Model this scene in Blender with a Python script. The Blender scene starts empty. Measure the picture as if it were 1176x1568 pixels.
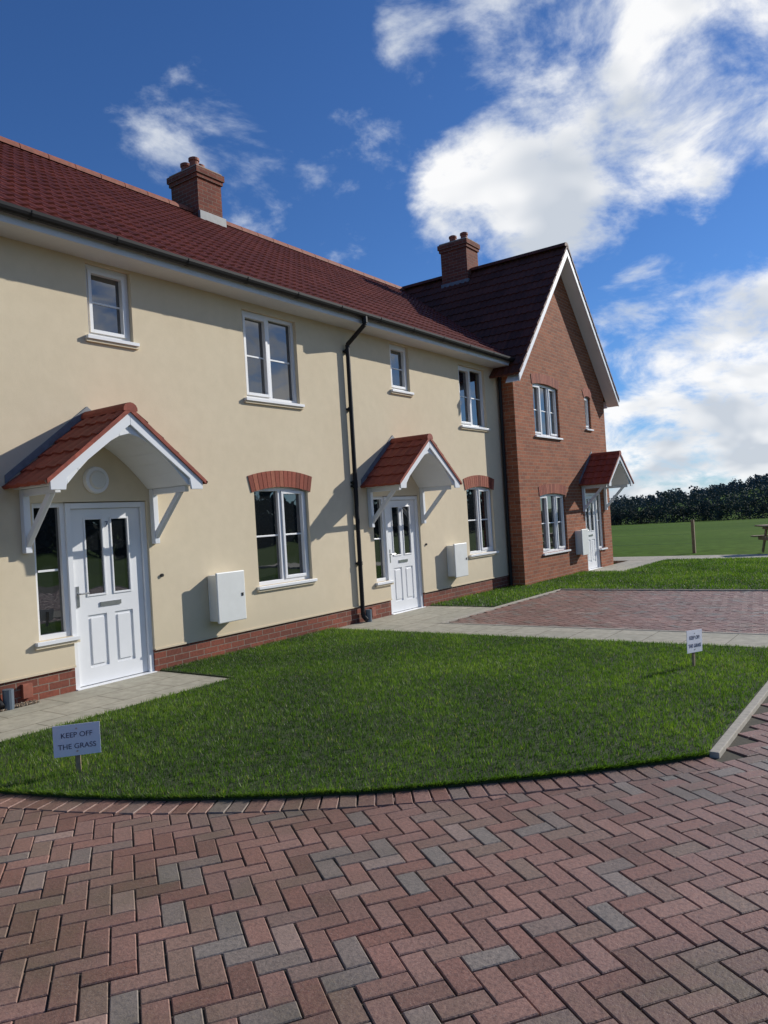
import bpy, math, random
import numpy as np
from mathutils import Vector, Matrix
random.seed(7); rng=np.random.default_rng(7)
scene=bpy.context.scene
COL=scene.collection
scene.view_settings.view_transform='Standard'
try: scene.view_settings.look='None'
except Exception: pass
scene.view_settings.exposure=0

# ------------------------------------------------------------------ materials
def new_mat(name):
    m=bpy.data.materials.new(name); m.use_nodes=True
    nt=m.node_tree; b=nt.nodes['Principled BSDF']
    return m,nt,b
def N(nt,t,**k):
    n=nt.nodes.new(t)
    for a,v in k.items(): setattr(n,a,v)
    return n
def L(nt,a,b): nt.links.new(a,b)
def ramp(nt,stops,interp='LINEAR'):
    r=N(nt,'ShaderNodeValToRGB'); r.color_ramp.interpolation=interp
    e=r.color_ramp.elements
    while len(e)<len(stops): e.new(0.5)
    for i,(p,c) in enumerate(stops):
        e[i].position=p; e[i].color=(*c,1)
    return r
def noise(nt,vec,scale,detail=4,rough=.55,dist=0):
    n=N(nt,'ShaderNodeTexNoise'); n.inputs['Scale'].default_value=scale
    n.inputs['Detail'].default_value=detail; n.inputs['Roughness'].default_value=rough
    n.inputs['Distortion'].default_value=dist
    if vec is not None: L(nt,vec,n.inputs['Vector'])
    return n
def mixc(nt,fac,a,b,mode='MIX'):
    m=N(nt,'ShaderNodeMix',data_type='RGBA',blend_type=mode)
    for s,v in ((m.inputs[0],fac),(m.inputs[6],a),(m.inputs[7],b)):
        if isinstance(v,(int,float)): s.default_value=v
        elif isinstance(v,tuple): s.default_value=(*v,1)
        else: L(nt,v,s)
    return m.outputs[2]
def math_n(nt,op,a,b=None,c=None,clamp=False):
    m=N(nt,'ShaderNodeMath',operation=op,use_clamp=clamp)
    for i,v in enumerate((a,b,c)):
        if v is None: continue
        if isinstance(v,(int,float)): m.inputs[i].default_value=v
        else: L(nt,v,m.inputs[i])
    return m.outputs[0]
def bump(nt,b,h,strength=.3,dist=.01):
    n=N(nt,'ShaderNodeBump'); n.inputs['Strength'].default_value=strength; n.inputs['Distance'].default_value=dist
    L(nt,h,n.inputs['Height']); L(nt,n.outputs[0],b.inputs['Normal'])
def simple(name,col,rough=.5,nscale=8,var=.12,bumpd=0,spec=.5,metal=0):
    m,nt,b=new_mat(name)
    g=N(nt,'ShaderNodeNewGeometry')
    n=noise(nt,g.outputs['Position'],nscale,4)
    r=ramp(nt,[(.25,tuple(c*(1-var) for c in col)),(.75,tuple(min(1,c*(1+var)) for c in col))])
    L(nt,n.outputs[0],r.inputs[0]); L(nt,r.outputs[0],b.inputs['Base Color'])
    b.inputs['Roughness'].default_value=rough; b.inputs['Metallic'].default_value=metal
    b.inputs['Specular IOR Level'].default_value=spec
    if bumpd: bump(nt,b,n.outputs[0],.5,bumpd)
    return m
M={}
M['upvc']=simple('white_upvc',(.78,.79,.80),.35,3,.03)
M['grp']=simple('white_porch_plastic',(.74,.76,.78),.4,3,.04)
M['black']=simple('black_plastic',(.014,.014,.016),.5,5,.2,0,.25)
M['lead']=simple('lead_flashing',(.17,.185,.20),.55,12,.25)
M['soffit']=simple('soffit_board',(.62,.64,.66),.5,3,.05)
M['meter']=simple('meter_box_plastic',(.72,.73,.70),.45,6,.05)
M['wood']=simple('weathered_timber',(.26,.19,.12),.8,25,.3,.002)
M['paper']=simple('laminated_paper',(.74,.76,.84),.3,10,.03)
M['ink']=simple('dark_ink',(.05,.05,.11),.6,5,.05)
M['metal']=simple('brushed_metal',(.5,.5,.5),.3,30,.1,0,.5,1)
M['mortar']=simple('mortar',(.36,.32,.27),.9,60,.15)
M['lamp']=simple('lamp_diffuser',(.66,.66,.62),.3,5,.02)
M['terracotta']=simple('terracotta',(.27,.085,.05),.75,15,.3)
M['greybox']=simple('grey_plastic',(.1,.13,.16),.4,5,.1)
# render
m,nt,b=new_mat('cream_render'); g=N(nt,'ShaderNodeNewGeometry')
n1=noise(nt,g.outputs['Position'],.7,4,.6); n2=noise(nt,g.outputs['Position'],140,2,.6); n3=noise(nt,g.outputs['Position'],6,4,.6)
r=ramp(nt,[(.3,(.665,.567,.405)),(.7,(.71,.612,.445))]); L(nt,n1.outputs[0],r.inputs[0])
r2=ramp(nt,[(.35,(.955,.955,.95)),(.65,(1,1,1))]); L(nt,n3.outputs[0],r2.inputs[0])
c1=mixc(nt,1.0,r.outputs[0],r2.outputs[0],'MULTIPLY')
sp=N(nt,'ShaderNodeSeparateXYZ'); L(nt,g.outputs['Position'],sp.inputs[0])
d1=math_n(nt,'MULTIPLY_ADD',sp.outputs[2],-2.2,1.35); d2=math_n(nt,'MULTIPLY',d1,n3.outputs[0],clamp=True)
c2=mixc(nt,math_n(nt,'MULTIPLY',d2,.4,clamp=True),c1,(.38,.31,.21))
L(nt,c2,b.inputs['Base Color'])
b.inputs['Roughness'].default_value=.92; b.inputs['Specular IOR Level'].default_value=.2
hh=math_n(nt,'ADD',n2.outputs[0],math_n(nt,'MULTIPLY',n3.outputs[0],1.5)); bump(nt,b,hh,.3,.004)
M['render']=m
# brick
def brickmat(name,ca,cb,cm):
    m,nt,b=new_mat(name); uv=N(nt,'ShaderNodeUVMap')
    bt=N(nt,'ShaderNodeTexBrick'); L(nt,uv.outputs[0],bt.inputs['Vector'])
    for k,v in (('Scale',1),('Mortar Size',.006),('Mortar Smooth',.3),('Bias',0),('Brick Width',.225),('Row Height',.075)): bt.inputs[k].default_value=v
    bt.inputs['Color1'].default_value=(*ca,1); bt.inputs['Color2'].default_value=(*cb,1); bt.inputs['Mortar'].default_value=(*cm,1)
    n=noise(nt,uv.outputs[0],30,3,.65); n2=noise(nt,uv.outputs[0],1.3,3,.6)
    r=ramp(nt,[(.3,(.72,.70,.70)),(.72,(1.15,1.12,1.1))]); L(nt,n.outputs[0],r.inputs[0])
    r2=ramp(nt,[(.3,(.85,.85,.85)),(.7,(1.1,1.08,1.05))]); L(nt,n2.outputs[0],r2.inputs[0])
    c=mixc(nt,1.,bt.outputs['Color'],r.outputs[0],'MULTIPLY'); c=mixc(nt,1.,c,r2.outputs[0],'MULTIPLY')
    L(nt,c,b.inputs['Base Color']); b.inputs['Roughness'].default_value=.88; b.inputs['Specular IOR Level'].default_value=.25
    h=math_n(nt,'SUBTRACT',math_n(nt,'MULTIPLY',n.outputs[0],.4),bt.outputs['Fac']); bump(nt,b,h,.6,.006)
    return m
M['brick']=brickmat('red_brick',(.36,.125,.06),(.24,.08,.042),(.33,.27,.2))
M['brickch']=brickmat('chimney_brick',(.25,.08,.05),(.17,.055,.04),(.24,.19,.15))
M['brick2']=brickmat('plinth_brick',(.27,.085,.055),(.165,.06,.043),(.25,.21,.17))
def rndmat(name,stops,rough=.8,ns=40,bmp=.003):
    m,nt,b=new_mat(name); a=N(nt,'ShaderNodeAttribute',attribute_name='rnd'); g=N(nt,'ShaderNodeNewGeometry')
    r=ramp(nt,stops); L(nt,a.outputs['Fac'],r.inputs[0])
    n=noise(nt,g.outputs['Position'],ns,4,.65)
    r2=ramp(nt,[(.3,(.75,.75,.75)),(.7,(1.12,1.1,1.08))]); L(nt,n.outputs[0],r2.inputs[0])
    c=mixc(nt,1.,r.outputs[0],r2.outputs[0],'MULTIPLY'); L(nt,c,b.inputs['Base Color'])
    b.inputs['Roughness'].default_value=rough; b.inputs['Specular IOR Level'].default_value=.3
    bump(nt,b,n.outputs[0],.5,bmp)
    return m
M['archbrick']=rndmat('arch_brick',[(0,(.20,.05,.03)),(.5,(.30,.075,.045)),(1,(.36,.12,.07))])
# roof tiles
def tilemat(name,dark,light):
    m,nt,b=new_mat(name); uv=N(nt,'ShaderNodeUVMap'); s=N(nt,'ShaderNodeSeparateXYZ'); L(nt,uv.outputs[0],s.inputs[0])
    fx=math_n(nt,'FLOOR',math_n(nt,'DIVIDE',s.outputs[0],.3016)); fy=math_n(nt,'FLOOR',math_n(nt,'DIVIDE',s.outputs[1],.313))
    cb=N(nt,'ShaderNodeCombineXYZ'); L(nt,fx,cb.inputs[0]); L(nt,fy,cb.inputs[1])
    w=N(nt,'ShaderNodeTexWhiteNoise'); L(nt,cb.outputs[0],w.inputs['Vector'])
    r=ramp(nt,[(0,dark),(1,light)]); L(nt,w.outputs['Value'],r.inputs[0])
    n=noise(nt,uv.outputs[0],14,5,.65); r2=ramp(nt,[(.3,(.7,.72,.72)),(.7,(1.15,1.1,1.08))]); L(nt,n.outputs[0],r2.inputs[0])
    L(nt,mixc(nt,1.,r.outputs[0],r2.outputs[0],'MULTIPLY'),b.inputs['Base Color'])
    b.inputs['Roughness'].default_value=.66; b.inputs['Specular IOR Level'].default_value=.2
    bump(nt,b,n.outputs[0],.3,.003)
    return m
M['tile']=tilemat('red_roof_tile',(.13,.030,.022),(.19,.045,.03))
M['tile_dark']=tilemat('brown_roof_tile',(.095,.035,.025),(.145,.05,.034))
M['tile_porch']=tilemat('porch_roof_tile',(.25,.06,.04),(.34,.085,.055))
# glass
m,nt,b=new_mat('window_glass'); b.inputs['Base Color'].default_value=(.010,.012,.014,1)
b.inputs['Roughness'].default_value=.015; b.inputs['IOR'].default_value=2.3
g=N(nt,'ShaderNodeNewGeometry'); n=noise(nt,g.outputs['Position'],1.6,2); bump(nt,b,n.outputs[0],.25,.012)
M['glass']=m
# slabs
m,nt,b=new_mat('concrete_slab'); g=N(nt,'ShaderNodeNewGeometry'); bt=N(nt,'ShaderNodeTexBrick'); L(nt,g.outputs['Position'],bt.inputs['Vector'])
for k,v in (('Scale',1),('Mortar Size',.006),('Mortar Smooth',.2),('Brick Width',.6),('Row Height',.45)): bt.inputs[k].default_value=v
bt.offset=0.5
bt.inputs['Color1'].default_value=(.42,.39,.31,1); bt.inputs['Color2'].default_value=(.36,.34,.27,1); bt.inputs['Mortar'].default_value=(.16,.14,.1,1)
n=noise(nt,g.outputs['Position'],9,5,.65); r=ramp(nt,[(.3,(.72,.72,.7)),(.7,(1.1,1.1,1.08))]); L(nt,n.outputs[0],r.inputs[0])
L(nt,mixc(nt,1.,bt.outputs[0],r.outputs[0],'MULTIPLY'),b.inputs['Base Color']); b.inputs['Roughness'].default_value=.8
bump(nt,b,n.outputs[0],.3,.004)
M['slab']=m
M['kerb']=simple('concrete_kerb',(.36,.33,.27),.85,25,.2,.002)
M['sand']=simple('joint_sand',(.06,.052,.034),.95,60,.35)
# paving blocks
m,nt,b=new_mat('paving_block'); a=N(nt,'ShaderNodeAttribute',attribute_name='rnd'); g=N(nt,'ShaderNodeNewGeometry'); P=g.outputs['Position']
r=ramp(nt,[(0,(.165,.085,.062)),(.12,(.22,.105,.078)),(.26,(.285,.155,.12)),(.40,(.19,.10,.075)),(.54,(.27,.15,.12)),(.66,(.20,.135,.10)),(.78,(.25,.125,.098)),(.88,(.19,.14,.115)),(.95,(.21,.18,.155)),(1,(.36,.225,.18))]); L(nt,a.outputs['Fac'],r.inputs[0])
n=noise(nt,P,55,4,.7); r2=ramp(nt,[(.28,(.60,.60,.60)),(.5,(.98,.98,.98)),(.75,(1.35,1.32,1.28))]); L(nt,n.outputs[0],r2.inputs[0])
c=mixc(nt,1.,r.outputs[0],r2.outputs[0],'MULTIPLY')
nl=noise(nt,P,1.1,5,.68,.3); rl=ramp(nt,[(.32,(.76,.78,.76)),(.68,(1.16,1.14,1.13))]); L(nt,nl.outputs[0],rl.inputs[0])
c=mixc(nt,1.,c,rl.outputs[0],'MULTIPLY')
sx=N(nt,'ShaderNodeSeparateXYZ'); L(nt,P,sx.inputs[0])
near=math_n(nt,'MULTIPLY_ADD',sx.outputs[0],-.16,.80)
mo=math_n(nt,'MULTIPLY',math_n(nt,'SUBTRACT',math_n(nt,'ADD',math_n(nt,'SUBTRACT',1,nl.outputs[0]),math_n(nt,'MULTIPLY',n.outputs[0],.5)),math_n(nt,'SUBTRACT',.89,math_n(nt,'MULTIPLY',near,.30))),4,clamp=True)
c=mixc(nt,math_n(nt,'MULTIPLY',mo,.55),c,(.125,.10,.05))
ns=noise(nt,P,260,1,.5); rs=ramp(nt,[(.64,(0,0,0)),(.70,(1,1,1))]); L(nt,ns.outputs[0],rs.inputs[0])
c=mixc(nt,math_n(nt,'MULTIPLY',rs.outputs[0],.35),c,(.42,.40,.36))
L(nt,c,b.inputs['Base Color']); rr=ramp(nt,[(.3,(.42,)*3),(.7,(.68,)*3)]); L(nt,n.outputs[0],rr.inputs[0]); L(nt,rr.outputs[0],b.inputs['Roughness'])
b.inputs['Specular IOR Level'].default_value=.5
bump(nt,b,n.outputs[0],.65,.005)
M['paver']=m
# grass blades
m,nt,b=new_mat('grass_blade'); a=N(nt,'ShaderNodeAttribute',attribute_name='rnd')
r=ramp(nt,[(0,(.018,.045,.007)),(.4,(.062,.125,.016)),(.8,(.13,.21,.028)),(.95,(.21,.28,.05)),(1,(.30,.27,.11))]); L(nt,a.outputs['Fac'],r.inputs[0])
L(nt,r.outputs[0],b.inputs['Base Color']); b.inputs['Roughness'].default_value=.5
b.inputs['Specular IOR Level'].default_value=.35
tr=N(nt,'ShaderNodeBsdfTranslucent'); c2=mixc(nt,1.,r.outputs[0],(1.5,1.7,.7),'MULTIPLY'); L(nt,c2,tr.inputs[0])
mx=N(nt,'ShaderNodeMixShader'); mx.inputs[0].default_value=.4; L(nt,b.outputs[0],mx.inputs[1]); L(nt,tr.outputs[0],mx.inputs[2])
L(nt,mx.outputs[0],nt.nodes['Material Output'].inputs[0])
M['blade']=m
M['soil']=simple('turf_soil',(.035,.05,.015),.95,30,.4)
# terrain
m,nt,b=new_mat('field_grass'); g=N(nt,'ShaderNodeNewGeometry')
n=noise(nt,g.outputs['Position'],.03,5,.6); n2=noise(nt,g.outputs['Position'],2.5,5,.7)
r=ramp(nt,[(.3,(.05,.10,.014)),(.55,(.08,.145,.02)),(.75,(.115,.17,.035))]); L(nt,n.outputs[0],r.inputs[0])
r2=ramp(nt,[(.3,(.6,.6,.6)),(.7,(1.25,1.25,1.25))]); L(nt,n2.outputs[0],r2.inputs[0])
L(nt,mixc(nt,1.,r.outputs[0],r2.outputs[0],'MULTIPLY'),b.inputs['Base Color']); b.inputs['Roughness'].default_value=1.0; b.inputs['Specular IOR Level'].default_value=.03
M['field']=m
def treemat(name,a,c):
    m,nt,b=new_mat(name); at=N(nt,'ShaderNodeAttribute',attribute_name='rnd'); r=ramp(nt,[(0,a),(1,c)]); L(nt,at.outputs['Fac'],r.inputs[0])
    L(nt,r.outputs[0],b.inputs['Base Color']); b.inputs['Roughness'].default_value=.9; b.inputs['Specular IOR Level'].default_value=.1
    return m
M['tree']=treemat('hazed_hedgerow_foliage',(.034,.044,.040),(.072,.085,.062))  # foliage colour lightened with a little painted aerial haze
M['tree_mid']=treemat('hazed_woodland_foliage',(.045,.058,.060),(.085,.10,.085))  # more distance haze mixed into the base colour
M['tree_far']=treemat('hazed_far_woodland',(.065,.088,.10),(.11,.135,.135))  # bluish tone is aerial haze painted into the tree colour

# ------------------------------------------------------------------ mesh helpers
def empty(name,loc=(0,0,0)):
    e=bpy.data.objects.new(name,None); e.location=loc; COL.objects.link(e); return e
def link(o,parent=None):
    COL.objects.link(o)
    if parent is not None:
        o.parent=parent; o.matrix_parent_inverse=Matrix.Translation(parent.location).inverted()
    return o
def boxuv(me):
    uvl=me.uv_layers.new(name='UVMap'); n=len(me.loops)
    co=np.empty(len(me.vertices)*3); me.vertices.foreach_get('co',co); co=co.reshape(-1,3)
    vi=np.empty(n,dtype=np.int32); me.loops.foreach_get('vertex_index',vi)
    pn=np.empty(len(me.polygons)*3); me.polygons.foreach_get('normal',pn); pn=np.abs(pn.reshape(-1,3))
    lt=np.empty(len(me.polygons),dtype=np.int32); me.polygons.foreach_get('loop_total',lt)
    ax=np.repeat(pn.argmax(1),lt); c=co[vi]; uv=np.empty((n,2))
    uv[:,0]=np.where(ax==0,c[:,1],c[:,0]); uv[:,1]=np.where(ax==2,c[:,1],c[:,2])
    uvl.data.foreach_set('uv',uv.ravel())
class MB:
    def __init__(s): s.v=[]; s.f=[]; s.r=[]
    def add(s,vs,fs,r=None):
        o=len(s.v); s.v+= [tuple(x) for x in vs]; s.f+=[[i+o for i in f] for f in fs]
        rr=random.random() if r is None else r
        s.r+=[rr]*len(fs)
    def box(s,x0,x1,y0,y1,z0,z1,r=None):
        s.add([(x0,y0,z0),(x1,y0,z0),(x1,y1,z0),(x0,y1,z0),(x0,y0,z1),(x1,y0,z1),(x1,y1,z1),(x0,y1,z1)],
              [(0,3,2,1),(4,5,6,7),(0,1,5,4),(1,2,6,5),(2,3,7,6),(3,0,4,7)],r)
    def quad(s,a,b,c,d): s.add([a,b,c,d],[(0,1,2,3)])
    def prism_y(s,poly,y0,y1):
        n=len(poly); vs=[(x,y0,z) for x,z in poly]+[(x,y1,z) for x,z in poly]
        s.add(vs,[tuple(range(n)),tuple(range(2*n-1,n-1,-1))]+[(i,i+n,(i+1)%n+n,(i+1)%n) for i in range(n)])
    def strip_prism_y(s,outer,inner,y0,y1):
        for i in range(len(outer)-1):
            s.prism_y([inner[i],inner[i+1],outer[i+1],outer[i]],y0,y1)
    def prism_z(s,poly,z0,z1):
        n=len(poly); vs=[(x,y,z0) for x,y in poly]+[(x,y,z1) for x,y in poly]
        s.add(vs,[tuple(range(n-1,-1,-1)),tuple(range(n,2*n))]+[(i,(i+1)%n,(i+1)%n+n,i+n) for i in range(n)])
    def cyl(s,p0,p1,r,n=12,r1=None,cap=True):
        p0=Vector(p0);p1=Vector(p1);d=(p1-p0).normalized(); a=d.orthogonal().normalized(); bb=d.cross(a); r1=r if r1 is None else r1
        vs=[];
        for p,q in ((p0,r),(p1,r1)):
            for i in range(n):
                t=2*math.pi*i/n; vs.append(p+(a*math.cos(t)+bb*math.sin(t))*q)
        fs=[(i,(i+1)%n,(i+1)%n+n,i+n) for i in range(n)]
        if cap: fs+=[tuple(range(n-1,-1,-1)),tuple(range(n,2*n))]
        s.add(vs,fs)
    def beam(s,p0,p1,w,h):
        p0=Vector(p0);p1=Vector(p1);d=(p1-p0).normalized(); a=d.cross(Vector((0,0,1)))
        if a.length<1e-3: a=Vector((1,0,0))
        a.normalize(); b_=a.cross(d)
        vs=[p+a*w/2*i+b_*h/2*j for p in (p0,p1) for i,j in ((-1,-1),(1,-1),(1,1),(-1,1))]
        s.add(vs,[(3,2,1,0),(4,5,6,7),(0,1,5,4),(1,2,6,5),(2,3,7,6),(3,0,4,7)])
    def pipe(s,pts,r,n=12):
        for a,b_ in zip(pts,pts[1:]): s.cyl(a,b_,r,n)
    def build(s,name,mat,parent=None,bevel=0,smooth=False):
        if not s.v: return None
        me=bpy.data.meshes.new(name); me.from_pydata(s.v,[],s.f); me.update()
        at=me.attributes.new('rnd','FLOAT','FACE'); at.data.foreach_set('value',s.r)
        boxuv(me); me.materials.append(mat)
        o=bpy.data.objects.new(name,me); link(o,parent)
        if bevel:
            bv=o.modifiers.new('bevel','BEVEL'); bv.width=bevel; bv.segments=2; bv.limit_method='ANGLE'
        if smooth: me.shade_smooth()
        return o
def mesh_np(name,V,F,mat,parent=None,rnd=None,uv=None,flat=True):
    me=bpy.data.meshes.new(name); k=F.shape[1]
    me.vertices.add(len(V)); me.vertices.foreach_set('co',V.astype(np.float32).ravel())
    me.loops.add(F.size); me.loops.foreach_set('vertex_index',F.astype(np.int32).ravel())
    me.polygons.add(len(F)); me.polygons.foreach_set('loop_start',np.arange(0,F.size,k,dtype=np.int32))
    me.update(calc_edges=True); me.validate()
    if rnd is not None:
        at=me.attributes.new('rnd','FLOAT','FACE'); at.data.foreach_set('value',rnd.astype(np.float32))
    if uv is not None:
        u=me.uv_layers.new(name='UVMap'); u.data.foreach_set('uv',uv[F.ravel()].astype(np.float32).ravel())
    if flat: me.shade_flat()
    me.materials.append(mat); o=bpy.data.objects.new(name,me); return link(o,parent)
TW=.3016
def tiles(name,origin,U,V,width,slopelen,mat,parent,gauge=.313,amp=.022,step=.024,seg=10,keep=None):
    U=np.array(U,float);V=np.array(V,float);O=np.array(origin,float); U/=np.linalg.norm(U);V/=np.linalg.norm(V)
    Nn=np.cross(U,V); 
    if Nn[2]<0: Nn=-Nn
    nt_=int(round(width/TW)); nc=max(1,int(round(slopelen/gauge))); gg=slopelen/nc; tw=width/nt_
    us=np.arange(nt_*seg+1)/seg*tw; ph=(us/tw)%1
    prof=amp*np.maximum(0,np.sin(ph*2*math.pi*2-.6))**1.0*np.where(ph<.5,1,.92)
    rows=[];uvs=[]
    for j in range(nc):
        jit=rng.normal(0,.0015,nt_); jt=np.repeat(jit,seg); jt=np.append(jt,jt[-1])
        for vv,hh in ((j*gg-.012,-.012),(j*gg-.012,step),((j+1)*gg,.0)):
            h=hh+prof*(1 if hh>=0 else .3)+jt*(hh>0)
            rows.append(O+us[:,None]*U+vv*V+h[:,None]*Nn)
            uvs.append(np.stack([us,np.full_like(us,min(max(vv,j*gg+.004),(j+1)*gg-.004)*.313/gg)],1))
    R=len(rows);C=len(us); VV=np.concatenate(rows);UV=np.concatenate(uvs)
    i,j=np.meshgrid(np.arange(R-1),np.arange(C-1),indexing='ij'); 
    a=(i*C+j).ravel()
    F=np.stack([a,a+1,a+C+1,a+C],1)
    if np.dot(np.cross(U,V),Nn)<0: F=F[:,::-1]
    if keep is not None: F=F[keep(VV[F])]
    return mesh_np(name,VV,F,mat,parent,uv=UV)
def wall(mb,x0,x1,z0,z1,y,holes,depth=.15):
    xs=sorted({x0,x1,*[h[0] for h in holes],*[h[1] for h in holes]}); zs=sorted({z0,z1,*[min(max(h[2],z0),z1) for h in holes],*[min(max(h[3],z0),z1) for h in holes]})
    def inh(px,pz): return any(h[0]<px<h[1] and h[2]<pz<h[3] for h in holes)
    for a,b_ in zip(xs,xs[1:]):
        for c,d in zip(zs,zs[1:]):
            if inh((a+b_)/2,(c+d)/2): continue
            mb.quad((a,y,c),(b_,y,c),(b_,y,d),(a,y,d))
    for h in holes:
        a,b_,c,d=h; c2=max(c,z0); d2=min(d,z1)
        if c2>=d2: continue
        zz=[z for z in zs if c2<=z<=d2]
        for p,q in zip(zz,zz[1:]):
            if not inh(a-.001,(p+q)/2): mb.quad((a,y,p),(a,y,q),(a,y+depth,q),(a,y+depth,p))
            if not inh(b_+.001,(p+q)/2): mb.quad((b_,y,q),(b_,y,p),(b_,y+depth,p),(b_,y+depth,q))
        if d<=z1: mb.quad((a,y,d),(b_,y,d),(b_,y+depth,d),(a,y+depth,d))
        if c>=z0: mb.quad((a,y,c),(a,y+depth,c),(b_,y+depth,c),(b_,y,c))
def window(W,G,x0,x1,z0,z1,y,lights=2,opener=None,bars=True,sill=True):
    fw=.05; ya,yb=y+.055,y+.12
    W.box(x0,x0+fw,ya,yb,z0,z1);W.box(x1-fw,x1,ya,yb,z0,z1);W.box(x0+fw,x1-fw,ya,yb,z0,z0+fw);W.box(x0+fw,x1-fw,ya,yb,z1-fw,z1)
    G.box(x0+fw,x1-fw,y+.098,y+.104,z0+fw,z1-fw)
    L_=(x1-x0-2*fw)/lights
    for i in range(lights):
        a=x0+fw+i*L_; b_=a+L_
        if i>0: W.box(a-.028,a+.028,ya+.002,yb-.002,z0+fw,z1-fw)
        if opener is not None and i in opener:
            o=.04; yc=y+.04; a2=a+(.029 if i>0 else .001); b2=b_-(.029 if i<lights-1 else .001); zz0,zz1=z0+fw+.001,z1-fw-.001
            W.box(a2,a2+o,yc,yb-.01,zz0,zz1);W.box(b2-o,b2,yc,yb-.01,zz0,zz1);W.box(a2+o,b2-o,yc,yb-.01,zz0,zz0+o);W.box(a2+o,b2-o,yc,yb-.01,zz1-o,zz1)
        if bars:
            zm=(z0+z1)/2; W.box(a+.029,b_-.029,y+.088,y+.097,zm-.011,zm+.011)
    if sill:
        W.box(x0-.045,x1+.045,y-.05,y+.054,z0-.04,z0-.003)
def arch(AB,MO,x0,x1,z,y,h=.225,rise=.075,n=None):
    w=x1-x0; R=(w*w/4+rise*rise)/(2*rise); cz=z+rise-R; cxm=(x0+x1)/2; a=math.asin(w/2/R); n=n or max(6,int(w/.075))
    pin=[];pout=[]
    for i in range(n+1):
        t=-a+2*a*i/n; pin.append((cxm+R*math.sin(t),cz+R*math.cos(t))); pout.append((cxm+(R+h)*math.sin(t),cz+(R+h)*math.cos(t)))
    MO.strip_prism_y(pout,pin,y-.004,y+.10)
    for i in range(n):
        e=.055
        def lp(p,q,t): return (p[0]+(q[0]-p[0])*t,p[1]+(q[1]-p[1])*t)
        AB.prism_y([lp(pin[i],pin[i+1],e),lp(pin[i],pin[i+1],1-e),lp(pout[i],pout[i+1],1-e),lp(pout[i],pout[i+1],e)],y-.012,y+.02)
def door(W,G,K,MT,x0,x1,y,z0=0.02,z1=1.96):
    fw=.06; W.box(x0+.001,x0+fw,y+.03,y+.13,z0,z1);W.box(x1-fw,x1-.001,y+.03,y+.13,z0,z1);W.box(x0+fw,x1-fw,y+.03,y+.13,z1-fw,z1)
    W.box(x0,x1,y-.02,y+.13,z0-.05,z0)
    a,b_=x0+fw+.004,x1-fw-.004; c,d=z0+.008,z1-fw-.004; w=b_-a; yd=y+.065
    gx=[a+.20*w,a+.43*w,a+.57*w,a+.80*w]
    holes=[(gx[0],gx[1],.98,1.78),(gx[2],gx[3],.98,1.78)]
    pan=[(gx[0]-.02,gx[1]+.01,.20,.76),(gx[2]-.01,gx[3]+.02,.20,.76)]
    wall(W,a,b_,c,d,yd,holes+pan,.018)
    for h in holes:
        G.box(h[0],h[1],yd+.012,yd+.016,h[2],h[3])
        for q in ((h[0]-.02,h[0],h[2]-.02,h[3]+.02),(h[1],h[1]+.02,h[2]-.02,h[3]+.02),(h[0],h[1],h[2]-.02,h[2]),(h[0],h[1],h[3],h[3]+.02)):
            W.box(q[0],q[1],yd-.010,yd-.001,q[2],q[3])
    for h in pan:
        W.box(h[0],h[1],yd+.015,yd+.02,h[2],h[3]); W.box(h[0]+.035,h[1]-.035,yd+.002,yd+.014,h[2]+.035,h[3]-.035)
    W.box(a,b_,yd+.021,yd+.05,c,d)
    K.box((a+b_)/2-.13,(a+b_)/2+.13,yd-.012,yd-.001,.84,.885)
    MT.box(a+.03,a+.06,yd-.012,yd-.001,.86,1.08); MT.cyl((a+.045,yd-.05,1.0),(a+.045,yd,1.0),.009); MT.cyl((a+.045,yd-.05,1.0),(a+.15,yd-.05,1.0),.009)
def text(parent,body,size,loc,mat,rot=(math.pi/2,0,0)):
    cu=bpy.data.curves.new('text','FONT'); cu.body=body; cu.size=size; cu.align_x='CENTER'; cu.align_y='CENTER'; cu.extrude=.0006; cu.materials.append(mat)
    t=bpy.data.objects.new('lettering',cu); COL.objects.link(t); t.parent=parent; t.location=Vector(loc)-parent.location; t.rotation_euler=rot; return t
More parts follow.
